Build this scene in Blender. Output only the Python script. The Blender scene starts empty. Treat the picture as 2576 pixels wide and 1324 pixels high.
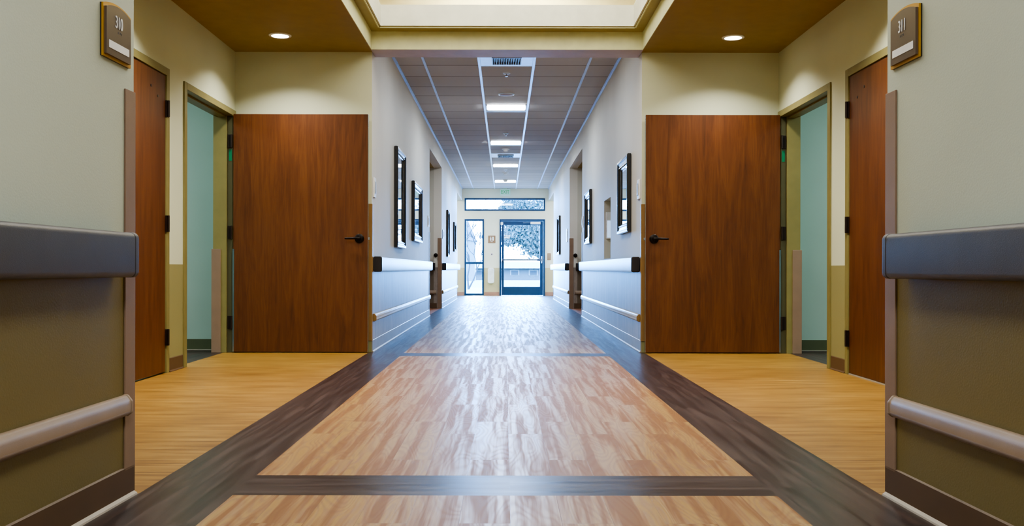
import bpy, bmesh, math, random
from mathutils import Matrix, Vector
random.seed(7)
C = bpy.context.scene.collection
PI = math.pi

# ------------------------------------------------------------------ materials
def srgb(r, g, b):
    f = lambda c: (c/12.92 if c <= .04045 else ((c+.055)/1.055)**2.4)
    return (f(r/255), f(g/255), f(b/255), 1)

class NT:
    def __init__(s, name):
        s.m = bpy.data.materials.new(name); s.m.use_nodes = True
        s.t = s.m.node_tree; s.n = s.t.nodes; s.b = s.n['Principled BSDF']
    def node(s, typ, **k):
        o = s.n.new(typ)
        for a, v in k.items(): setattr(o, a, v)
        return o
    def put(s, sock, v):
        if isinstance(v, bpy.types.NodeSocket): s.t.links.new(v, sock)
        else: sock.default_value = v
    def math(s, op, a, b=0, c=None, clamp=False):
        o = s.node('ShaderNodeMath', operation=op, use_clamp=clamp)
        s.put(o.inputs[0], a); s.put(o.inputs[1], b)
        if c is not None: s.put(o.inputs[2], c)
        return o.outputs[0]
    def pos(s): return s.node('ShaderNodeNewGeometry').outputs['Position']
    def sep(s, v):
        o = s.node('ShaderNodeSeparateXYZ'); s.put(o.inputs[0], v); return o.outputs
    def comb(s, x, y, z=0):
        o = s.node('ShaderNodeCombineXYZ')
        s.put(o.inputs[0], x); s.put(o.inputs[1], y); s.put(o.inputs[2], z); return o.outputs[0]
    def scale(s, v, sc):
        o = s.node('ShaderNodeVectorMath', operation='MULTIPLY'); s.put(o.inputs[0], v); o.inputs[1].default_value = sc
        return o.outputs[0]
    def add(s, a, b):
        o = s.node('ShaderNodeVectorMath', operation='ADD'); s.put(o.inputs[0], a); s.put(o.inputs[1], b); return o.outputs[0]
    def noise(s, v, scale=1, detail=3, rough=.5, dist=0):
        o = s.node('ShaderNodeTexNoise'); s.put(o.inputs['Vector'], v)
        o.inputs['Scale'].default_value = scale; o.inputs['Detail'].default_value = detail
        o.inputs['Roughness'].default_value = rough; o.inputs['Distortion'].default_value = dist
        return o.outputs[0]
    def ramp(s, f, stops):
        o = s.node('ShaderNodeValToRGB'); s.put(o.inputs[0], f); e = o.color_ramp.elements
        while len(e) < len(stops): e.new(.5)
        for i, (p, c) in enumerate(stops): e[i].position = p; e[i].color = c if len(c) == 4 else (*c, 1)
        return o.outputs[0]
    def mix(s, f, a, b, mode='MIX'):
        o = s.node('ShaderNodeMix', data_type='RGBA', blend_type=mode)
        s.put(o.inputs[0], f); s.put(o.inputs[6], a); s.put(o.inputs[7], b); return o.outputs[2]
    def maprange(s, v, a, b, c, d):
        o = s.node('ShaderNodeMapRange'); s.put(o.inputs[0], v)
        for i, x in enumerate((a, b, c, d)): o.inputs[i+1].default_value = x
        return o.outputs[0]
    def bump(s, h, strength=.2, dist=.002):
        o = s.node('ShaderNodeBump'); o.inputs['Strength'].default_value = strength; o.inputs['Distance'].default_value = dist
        s.put(o.inputs['Height'], h); s.put(s.b.inputs['Normal'], o.outputs[0])
    def set(s, **k):
        for a, v in k.items(): s.put(s.b.inputs[a.replace('_', ' ')], v)
        return s.m

def plain(name, col, rough=.5, metal=0., bump=0., bscale=200, spec=.5, var=.06):
    t = NT(name); p = t.pos()
    n = t.noise(p, 9, 3)
    c = t.mix(t.maprange(n, .3, .7, 0, 1), tuple(x*(1-var) for x in col[:3])+(1,), tuple(min(1, x*(1+var)) for x in col[:3])+(1,))
    t.set(Base_Color=c, Roughness=rough, Metallic=metal); t.b.inputs['Specular IOR Level'].default_value = spec
    if bump: t.bump(t.noise(p, bscale, 2), bump, .002)
    return t.m

def emit(name, col, k):
    t = NT(name); t.set(Base_Color=(.8, .8, .8, 1), Emission_Color=col, Emission_Strength=k); return t.m

def wall_paint(name, up, low, split=.78, linen=False, lrough=.5, lspec=.5, urough=.6):
    t = NT(name); p = t.pos(); s = t.sep(p)
    f = t.math('GREATER_THAN', s[2], split)
    lo = low
    if linen:
        n = t.noise(t.scale(p, (14, 14, 1.2)), 1, 5, .7)
        n2 = t.noise(t.scale(p, (160, 160, 20)), 1, 3, .6)
        g = t.math('ADD', t.math('MULTIPLY', n, .6), t.math('MULTIPLY', n2, .4))
        lo = t.ramp(g, [(.35, tuple(x*.5 for x in low[:3])), (.65, tuple(min(1, x*1.2) for x in low[:3]))])
    big = t.noise(p, 1.3, 2)
    col = t.mix(f, lo, up)
    col = t.mix(t.maprange(big, .3, .7, 0, .10), col, (.0, .0, .0, 1))
    t.set(Base_Color=col, Roughness=t.math('ADD', t.math('MULTIPLY', f, urough-lrough), lrough))
    t.b.inputs['Specular IOR Level'].default_value = lspec
    t.bump(t.noise(p, 170, 2), .22, .0018)
    return t.m

M = {}
M['paint_front'] = wall_paint('greige_and_olive_paint', srgb(188, 197, 184), srgb(118, 106, 66), lrough=.45)
M['paint_alcove'] = wall_paint('cream_and_olive_paint', srgb(204, 208, 180), srgb(144, 138, 92))
M['paint_corridor'] = wall_paint('greige_corridor_paint', srgb(212, 208, 198), srgb(152, 140, 130), linen=True, lrough=.38, lspec=.8)
M['paint_end'] = wall_paint('cream_and_tan_paint', srgb(232, 230, 212), srgb(196, 182, 144))
M['paint_cross'] = wall_paint('cool_greige_paint', srgb(190, 188, 176), srgb(104, 92, 76))
M['paint_teal'] = wall_paint('pale_teal_paint', srgb(160, 182, 170), srgb(160, 182, 170))
M['beam'] = plain('pale_yellow_paint', srgb(214, 216, 176), .6, bump=.1)
M['soffit_grey'] = plain('grey_with_blue_reflection', srgb(184, 172, 188), .5, bump=.1)  # mauve tint: blue reflection on the header underside put into the colour
M['tray'] = plain('off_white_paint', srgb(214, 216, 202), .5)
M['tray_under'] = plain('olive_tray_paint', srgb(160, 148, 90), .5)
M['tray_top'] = plain('cream_tray_paint', srgb(222, 212, 160), .6)
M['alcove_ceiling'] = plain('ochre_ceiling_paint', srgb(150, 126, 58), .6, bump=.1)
M['base_brown'] = plain('brown_cove_base', srgb(88, 66, 44), .45)
M['base_grey'] = plain('grey_cove_base', srgb(130, 120, 112), .35, var=.12)
M['base_green'] = plain('dark_green_cove_base', srgb(78, 82, 56), .5)
M['toe'] = plain('pale_base_toe', srgb(156, 146, 132), .5)
M['frame_olive'] = plain('olive_frame_enamel', srgb(128, 120, 74), .38)
M['jamb_shade'] = plain('shadowed_olive_enamel', srgb(76, 72, 46), .45)
M['guard'] = plain('taupe_vinyl_guard', srgb(134, 110, 90), .5, bump=.15, bscale=400)
M['guard_gold'] = plain('gold_brown_vinyl', srgb(140, 108, 62), .42)
M['rail_slate'] = plain('slate_vinyl_rail', srgb(68, 67, 72), .45, bump=.2, bscale=420)
M['rail_pale'] = plain('pale_grey_rail_glare', srgb(140, 148, 160), .28, spec=.8)  # on the corridor handrails the grazing glare is put into this colour
M['rail_cap'] = plain('black_rail_cap', srgb(36, 32, 36), .4)
M['bumper'] = plain('taupe_bumper', srgb(146, 126, 106), .5, bump=.12, bscale=400)
M['bumper_pale'] = plain('pale_bumper', srgb(176, 168, 158), .3)
M['hinge'] = plain('dark_bronze', srgb(52, 40, 34), .4, .6)
M['steel'] = plain('brushed_steel', srgb(190, 195, 205), .25, 1)
M['black_metal'] = plain('blackened_bronze', srgb(28, 22, 20), .35, .7)
M['green'] = plain('green_sticker', srgb(20, 110, 70), .5)
M['gold'] = plain('gold_plate', srgb(190, 145, 50), .35, .35)
M['sign_brown'] = plain('bronze_sign_face', srgb(96, 80, 68), .3, .2)
M['sign_tan'] = plain('tan_sign_face', srgb(140, 108, 80), .4)
M['sign_shadow'] = plain('sign_edge_shadow', srgb(25, 22, 20), .4)
M['white'] = plain('white_plastic', srgb(232, 234, 238), .4)
M['grid'] = plain('white_ceiling_tee', srgb(225, 238, 255), .34, .7)
M['grid_side'] = plain('grey_ceiling_tee', srgb(185, 200, 228), .36, .6)
M['frame_black'] = plain('black_lacquer_frame', srgb(22, 20, 24), .22, spec=.8)
M['frame_blue'] = plain('silver_black_frame', srgb(86, 98, 122), .3, .5)
M['alu'] = plain('flare_blue_door_metal', srgb(8, 52, 92), .4, .2)  # backlit flare from outside is put into the metal colour as blue
M['exit_green'] = emit('exit_green', srgb(10, 150, 70), .25); M['exit_green'].node_tree.nodes['Principled BSDF'].inputs['Base Color'].default_value = (.02, .35, .12, 1)
M['exit_face'] = plain('exit_face', srgb(190, 225, 210), .5)
M['screen'] = emit('blue_screen', srgb(150, 190, 235), 1.1)
t = NT('mirror_glass'); M['mirror'] = t.set(Base_Color=(.9, .94, 1, 1), Metallic=1., Roughness=.015)
t = NT('ceiling_tile'); p = t.pos(); s = t.sep(p)
fy = t.math('FRACT', t.math('DIVIDE', t.math('SUBTRACT', s[1], 10.4-61), .61))
ln = t.math('ADD', t.math('LESS_THAN', fy, .018), t.math('GREATER_THAN', fy, .99), clamp=True)
cell = t.noise(t.comb(t.math('FLOOR', t.math('DIVIDE', t.math('ADD', s[0], .3), .6)), t.math('FLOOR', t.math('DIVIDE', t.math('SUBTRACT', s[1], 10.4), .61))), 3.7, 0)
c = t.mix(t.maprange(cell, .3, .7, 0, 1), srgb(186, 182, 184), srgb(198, 194, 196))
c = t.mix(ln, c, srgb(92, 78, 74))
t.set(Base_Color=c, Roughness=.75); t.bump(t.noise(p, 120, 3), .3, .002); M['tile'] = t.m

# pane glass: clear with a light reflection
t = NT('window_glass'); o = t.n['Material Output']
tr = t.node('ShaderNodeBsdfTransparent'); tr.inputs[0].default_value = (.93, .97, 1, 1)
gl = t.node('ShaderNodeBsdfGlossy'); gl.inputs['Roughness'].default_value = .02
mx = t.node('ShaderNodeMixShader'); mx.inputs[0].default_value = .06
t.t.links.new(tr.outputs[0], mx.inputs[1]); t.t.links.new(gl.outputs[0], mx.inputs[2]); t.t.links.new(mx.outputs[0], o.inputs[0]); M['glass'] = t.m

def door_wood():
    t = NT('cherry_door_veneer'); p = t.pos()
    g = t.noise(t.scale(p, (16, 16, 1.5)), 1, 6, .62, 1.2)
    f = t.noise(t.scale(p, (190, 190, 5)), 1, 3, .6)
    b = t.noise(t.scale(p, (2.6, 2.6, .7)), 1, 3)
    v = t.math('ADD', t.math('ADD', t.math('MULTIPLY', g, .5), t.math('MULTIPLY', f, .22)), t.math('MULTIPLY', b, .28))
    c = t.ramp(v, [(.34, srgb(66, 35, 14)), (.47, srgb(87, 48, 20)), (.55, srgb(97, 56, 25)), (.68, srgb(110, 67, 32))])
    t.set(Base_Color=c, Roughness=.42); t.b.inputs['Specular IOR Level'].default_value = .4
    t.bump(f, .05, .001); return t.m
M['door'] = door_wood()

def floor_plank():
    t = NT('honey_oak_planks'); p = t.pos(); s = t.sep(p)
    br = t.node('ShaderNodeTexBrick'); br.offset = .37; br.offset_frequency = 2
    t.put(br.inputs['Vector'], t.comb(s[1], s[0])); br.inputs['Scale'].default_value = 1
    br.inputs['Brick Width'].default_value = .92; br.inputs['Row Height'].default_value = .1524
    br.inputs['Mortar Size'].default_value = .0008; br.inputs['Color1'].default_value = (0, 0, 0, 1); br.inputs['Color2'].default_value = (1, 1, 1, 1)
    br.inputs['Mortar'].default_value = (.5, .5, .5, 1); br.inputs['Bias'].default_value = 0
    off = t.scale(br.outputs[0], (13.7, 9.1, 0))
    wob = t.noise(t.add(t.scale(p, (3, 2.2, 0)), off), 1, 2)
    px = t.math('ADD', s[0], t.math('MULTIPLY', wob, .03))
    v1 = t.add(t.comb(t.math('MULTIPLY', px, 24), t.math('MULTIPLY', s[1], .8)), off)
    st = t.noise(v1, 1, 3, .5, .15)
    cat = t.noise(t.add(t.comb(t.math('MULTIPLY', s[0], 9), t.math('MULTIPLY', s[1], 1.5)), off), 1, 1, .4, .2)
    ring = t.math('ADD', t.math('MULTIPLY', t.math('SINE', t.math('MULTIPLY', cat, 95)), .5), .5)
    ring = t.math('POWER', ring, 1.6)
    fine = t.noise(t.add(t.comb(t.math('MULTIPLY', s[0], 260), t.math('MULTIPLY', s[1], 5)), off), 1, 2)
    stf = t.maprange(st, .43, .58, 0, 1)
    ca = t.ramp(stf, [(0, srgb(128, 84, 6)), (.3, srgb(144, 98, 12)), (.55, srgb(156, 114, 28)), (1, srgb(174, 138, 64))])
    ca = t.mix(t.math('MULTIPLY', ring, .42), ca, srgb(118, 66, 14))
    ca = t.mix(t.math('MULTIPLY', fine, .22), ca, srgb(130, 76, 30))
    ca = t.mix(t.math('MULTIPLY', br.outputs[0], .14), ca, srgb(120, 70, 28))
    ca = t.mix(t.math('MULTIPLY', br.outputs['Fac'], .5), ca, srgb(70, 40, 18))
    r = t.math('ADD', t.maprange(stf, 0, 1, .48, .30), t.math('MULTIPLY', ring, .07))
    t.set(Base_Color=ca, Roughness=r)
    t.put(t.b.inputs['Specular IOR Level'], t.maprange(stf, 0, 1, .2, 1.0)); t.b.inputs['Coat Weight'].default_value = .35; t.b.inputs['Coat Roughness'].default_value = .5
    t.bump(t.math('SUBTRACT', 1, ring), .12, .0009)
    return t.m
M['oak'] = floor_plank()

def floor_strip():
    t = NT('bamboo_strip_floor'); p = t.pos(); s = t.sep(p)
    n = t.noise(t.comb(t.math('MULTIPLY', s[0], 1.3), t.math('MULTIPLY', s[1], 70)), 1, 4, .7)
    n2 = t.noise(t.comb(t.math('MULTIPLY', s[0], 3.0), t.math('MULTIPLY', s[1], 14)), 1, 3)
    br = t.node('ShaderNodeTexBrick'); br.offset = .43
    t.put(br.inputs['Vector'], t.comb(s[0], s[1])); br.inputs['Scale'].default_value = 1
    br.inputs['Brick Width'].default_value = .92; br.inputs['Row Height'].default_value = .1524
    br.inputs['Mortar Size'].default_value = .001; br.inputs['Color1'].default_value = (0, 0, 0, 1); br.inputs['Color2'].default_value = (1, 1, 1, 1)
    v = t.math('ADD', t.math('MULTIPLY', n, .7), t.math('MULTIPLY', n2, .3))
    c = t.ramp(v, [(.37, srgb(86, 56, 16)), (.46, srgb(132, 94, 34)), (.54, srgb(150, 113, 48)), (.64, srgb(172, 138, 76))])
    c = t.mix(t.math('MULTIPLY', br.outputs[0], .12), c, srgb(110, 64, 20))
    t.set(Base_Color=c, Roughness=.42); t.b.inputs['Specular IOR Level'].default_value = .4
    t.bump(n, .05, .001); return t.m
M['bamboo'] = floor_strip()

def floor_dark(name, along_x):
    t = NT(name); p = t.pos(); s = t.sep(p)
    a, b = (s[0], s[1]) if along_x else (s[1], s[0])
    br = t.node('ShaderNodeTexBrick'); br.offset = .5
    t.put(br.inputs['Vector'], t.comb(a, b)); br.inputs['Scale'].default_value = 1
    br.inputs['Brick Width'].default_value = .92; br.inputs['Row Height'].default_value = .152
    br.inputs['Mortar Size'].default_value = .0006; br.inputs['Color1'].default_value = (0, 0, 0, 1); br.inputs['Color2'].default_value = (1, 1, 1, 1)
    off = t.scale(br.outputs[0], (7.3, 5.9, 0))
    n = t.noise(t.add(t.comb(t.math('MULTIPLY', a, 1.4), t.math('MULTIPLY', b, 24)), off), 1, 5, .6, .6)
    c = t.ramp(n, [(.32, srgb(24, 13, 12)), (.5, srgb(40, 25, 22)), (.68, srgb(64, 44, 37))])
    c = t.mix(t.math('MULTIPLY', br.outputs[0], .22), c, srgb(70, 48, 40))
    t.set(Base_Color=c, Roughness=t.maprange(n, .3, .7, .28, .4)); t.b.inputs['Specular IOR Level'].default_value = .6
    t.bump(n, .08, .001); return t.m
M['dark_y'] = floor_dark('dark_walnut_planks', False)
M['dark_x'] = floor_dark('dark_walnut_cross_planks', True)

# ------------------------------------------------------------------ helpers
def box(bm, x0, x1, y0, y1, z0, z1, mi=0):
    x0, x1 = sorted((x0, x1)); y0, y1 = sorted((y0, y1)); z0, z1 = sorted((z0, z1))
    v = [bm.verts.new(c) for c in ((x0,y0,z0),(x1,y0,z0),(x1,y1,z0),(x0,y1,z0),(x0,y0,z1),(x1,y0,z1),(x1,y1,z1),(x0,y1,z1))]
    for f in ((0,3,2,1),(4,5,6,7),(0,1,5,4),(1,2,6,5),(2,3,7,6),(3,0,4,7)):
        bm.faces.new([v[i] for i in f]).material_index = mi
def extr(bm, poly, a0, a1, axis='x', mi=0):
    """extrude a closed 2D polygon along an axis; poly is in the two other axes, in xyz order"""
    def P(a, p):
        return {'x': (a, p[0], p[1]), 'y': (p[0], a, p[1]), 'z': (p[0], p[1], a)}[axis]
    A = [bm.verts.new(P(a0, p)) for p in poly]; B = [bm.verts.new(P(a1, p)) for p in poly]
    n = len(poly)
    bm.faces.new(A).material_index = mi; bm.faces.new(B[::-1]).material_index = mi
    for i in range(n):
        bm.faces.new((A[i], B[i], B[(i+1) % n], A[(i+1) % n])).material_index = mi
def rr(a0, a1, b0, b1, r, n=5):
    out = []
    for (cx, cy, st) in ((a1-r, b1-r, 0), (a0+r, b1-r, 90), (a0+r, b0+r, 180), (a1-r, b0+r, 270)):
        for k in range(n+1):
            a = math.radians(st+90*k/n); out.append((cx+r*math.cos(a), cy+r*math.sin(a)))
    return out
def circ(cx, cy, r, n=32): return [(cx+r*math.cos(2*PI*k/n), cy+r*math.sin(2*PI*k/n)) for k in range(n)]
def tube(bm, pts, r0, r1, n=8, mi=0):
    rings = []
    for i, p in enumerate(pts):
        p = Vector(p); d = (Vector(pts[min(i+1, len(pts)-1)])-Vector(pts[max(i-1, 0)])).normalized()
        a = d.orthogonal().normalized(); b = d.cross(a); r = r0+(r1-r0)*i/(len(pts)-1)
        rings.append([bm.verts.new(p+a*r*math.cos(2*PI*k/n)+b*r*math.sin(2*PI*k/n)) for k in range(n)])
    for A, B in zip(rings, rings[1:]):
        for k in range(n): bm.faces.new((A[k], A[(k+1) % n], B[(k+1) % n], B[k])).material_index = mi
    bm.faces.new(rings[0][::-1]).material_index = mi; bm.faces.new(rings[-1]).material_index = mi
def lathe(bm, prof, n=32, c=(0, 0), mi=0):
    """profile (radius, z) spun about a z axis"""
    rings = [[bm.verts.new((c[0]+r*math.cos(2*PI*k/n), c[1]+r*math.sin(2*PI*k/n), z)) for k in range(n)] for r, z in prof]
    for A, B in zip(rings, rings[1:]):
        for k in range(n): bm.faces.new((A[k], A[(k+1) % n], B[(k+1) % n], B[k])).material_index = mi
    bm.faces.new(rings[0]).material_index = mi; bm.faces.new(rings[-1][::-1]).material_index = mi
def obj(name, fn, mats, parent=None, bevel=0., smooth=False):
    bm = bmesh.new(); fn(bm); bmesh.ops.recalc_face_normals(bm, faces=bm.faces)
    me = bpy.data.meshes.new(name); bm.to_mesh(me); bm.free()
    for m in (mats if isinstance(mats, (list, tuple)) else [mats]): me.materials.append(M[m])
    o = bpy.data.objects.new(name, me); C.objects.link(o)
    if parent: o.parent = parent
    if bevel:
        b = o.modifiers.new('bevel', 'BEVEL'); b.width = bevel; b.segments = 3; b.limit_method = 'ANGLE'
    if smooth:
        for p in me.polygons: p.use_smooth = True
        me.set_sharp_from_angle(angle=math.radians(38))
    return o
def tag(o, label=None, cat=None, group=None, kind=None):
    for k, v in (('label', label), ('category', cat), ('group', group), ('kind', kind)):
        if v: o[k] = v
    return o
def struct(name, fn, mats, **k): return tag(obj(name, fn, mats, **k), kind='structure')
def thing(name, label, cat, loc=(0, 0, 0), rz=0, group=None, kind=None):
    o = bpy.data.objects.new(name, None); C.objects.link(o); o.empty_display_size = .1
    o.location = loc; o.rotation_euler = (0, 0, rz); return tag(o, label, cat, group, kind)
def text(name, body, size, mat, parent, loc, xs=1.0, depth=.0008):
    """lettering in a wall-mounted thing's local frame (u right, -w out = -y, v up = z)"""
    cu = bpy.data.curves.new(name, 'FONT'); cu.body = body; cu.size = size; cu.extrude = depth
    cu.align_x = 'CENTER'; cu.align_y = 'CENTER'; cu.offset = 0
    tmp = bpy.data.objects.new(name, cu); C.objects.link(tmp)
    dg = bpy.context.evaluated_depsgraph_get(); dg.update()
    me = bpy.data.meshes.new_from_object(tmp.evaluated_get(dg)); bpy.data.objects.remove(tmp)
    me.transform(Matrix.Rotation(PI/2, 4, 'X') @ Matrix.Diagonal((xs, 1, 1, 1)))
    me.materials.clear(); me.materials.append(M[mat])
    o = bpy.data.objects.new(name, me); C.objects.link(o); o.parent = parent; o.location = loc; return o

# local frame of every wall-mounted thing: x = right as one faces the wall, z = up, -y = out of the wall
def rz_of(side):      # side -1: left wall, +1: right wall, 0: end wall
    return {-1: PI/2, 1: -PI/2, 0: 0}[side]

# ------------------------------------------------------------------ key dimensions (metres)
HN, HC, HA = 1.2546, 1.214, 2.445     # half widths: front walls, corridor, side alcove
YN, YD, YE = 3.12, 8.433, 26.4        # front corners, corridor corners, end wall
ZC, ZA, ZO = 3.01, 2.70, 2.67         # corridor ceiling, alcove ceiling, far opening head
O0, O1, O2 = 14.9, 17.8, 23.55        # far openings
TILT = math.radians(1.36)
SN = {-1: 'left', 1: 'right'}

# ------------------------------------------------------------------ floor
def f_floor(bm):
    def q(x0, x1, y0, y1, mi):
        bm.faces.new([bm.verts.new(c) for c in ((x0,y0,0),(x1,y0,0),(x1,y1,0),(x0,y1,0))]).material_index = mi
    ix, jx, ox = -.917, .884, 1.235
    q(ix, jx, -4, 3.10, 0); q(ix, jx, 3.10, 3.40, 3); q(ix, jx, 3.40, 8.05, 0); q(ix, jx, 8.05, 8.34, 3); q(ix, jx, 8.34, YE+.2, 0)
    for s in (-1, 1):
        i = ix if s < 0 else jx; o = s*ox; a, b = sorted((i, o))
        q(a, b, -4, YE+.2, 2)
        a, b = sorted((o, s*6.2)); c, d = sorted((o, s*2.52)); e, f = sorted((s*2.52, s*6.2))
        q(a, b, -4, YN, 2); q(c, d, YN, YD+.3, 1); q(e, f, YN, YD+.3, 2); q(a, b, YD+.3, O0-.2, 2); q(a, b, O0-.2, O1+.2, 4); q(a, b, O1+.2, YE+.2, 2)
M['rust_floor'] = plain('reddish_alcove_floor', srgb(140, 92, 66), .45)
fl = struct('floor', f_floor, ['oak', 'bamboo', 'dark_y', 'dark_x', 'rust_floor'])

# ------------------------------------------------------------------ outer shell (keeps the sky out)
def f_shell(bm):
    box(bm, -6.2, 6.2, -4.2, YE+.2, 3.9, 4.1)
struct('ceiling_roof_slab', f_shell, ['tray'])
struct('wall_outer_left', lambda bm: box(bm, -6.4, -6.2, -4.2, YE+.2, 0, 4.1), ['paint_front'])
struct('wall_outer_right', lambda bm: box(bm, 6.2, 6.4, -4.2, YE+.2, 0, 4.1), ['paint_front'])
struct('wall_back', lambda bm: box(bm, -6.2, 6.2, -4.2, -4, 0, 3.9), ['paint_front'])

# ------------------------------------------------------------------ front walls
for s in (-1, 1):
    n = SN[s]
    rt = Matrix.Rotation(s*TILT, 4, 'Z')
    # local frame at the corner: +x away from corridor, +y depth
    def place(o, s=s):
        o.location = (s*HN, YN, 0); o.rotation_euler = (0, 0, s*TILT)
        return o
    w = struct('wall_front_'+n, lambda bm: box(bm, 0, s*.16, -7.2, 0, 0, 3.0), ['paint_front']); place(w)
    # base: cove with a toe
    def f_base(bm, s=s):
        extr(bm, [(-s*.006, .0), (-s*.006, .098), (0, .102), (0, 0)], -7.2, 0, 'y', 0)
        extr(bm, [(-s*.018, .0), (-s*.016, .005), (-s*.006, .012), (-s*.006, 0)], -7.2, -.004, 'y', 1)
    b = struct('baseboard_front_'+n, f_base, ['base_brown', 'toe']); place(b)
    struct('wall_alcove_front_'+n, lambda bm: box(bm, s*(HN+.15), s*6.2, YN-.15, YN, 0, ZA), ['paint_alcove'])

# corner guards ------------------------------------------------------
def corner_guard(x, y, s, fy, label, z1=1.335, mat='guard', rz=0, leg=.074, z0=.09):
    """L-shaped guard; one leg lies on the wall facing the corridor, one on the return"""
    t = .006
    def f(bm):
        # s: side of the corridor; fy: -1 when the wall runs towards the camera from the corner, +1 when away
        P = [(-s*t, fy*leg), (-s*t, -fy*t*.4), (-s*t*.4, -fy*t), (s*leg, -fy*t), (s*leg, 0), (0, 0), (0, fy*leg)]
        extr(bm, P, z0, z1, 'z')
    o = obj('corner_guard', f, mat, bevel=.0015); o.location = (x, y, 0); o.rotation_euler = (0, 0, rz)
    tag(o, label, 'corner guard', 'wall corner guards')
    return o
for s in (-1, 1):
    n = SN[s]
    corner_guard(s*HN, YN, s, -1, f'tall taupe corner guard on the front {n} wall behind the slate handrail end', rz=s*TILT)
    corner_guard(s*HC, YD, s, 1, f'narrow brown corner guard at the {n} corridor corner beside the open door', mat='guard_gold', z0=.1, leg=.05)
    corner_guard(s*HC, O0, s, -1, f'thin corner guard on the near edge of the far {n} corridor opening', mat='guard', z0=.1)
    corner_guard(s*HC, O1, s, 1, f'brown corner guard on the far edge of the far {n} corridor opening', mat='guard', z0=.0, leg=.075)
    corner_guard(s*HC, O2, s, -1, f'small pale corner guard at the {n} corridor wall end near the exit', mat='rail_pale', z0=.1)

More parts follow.
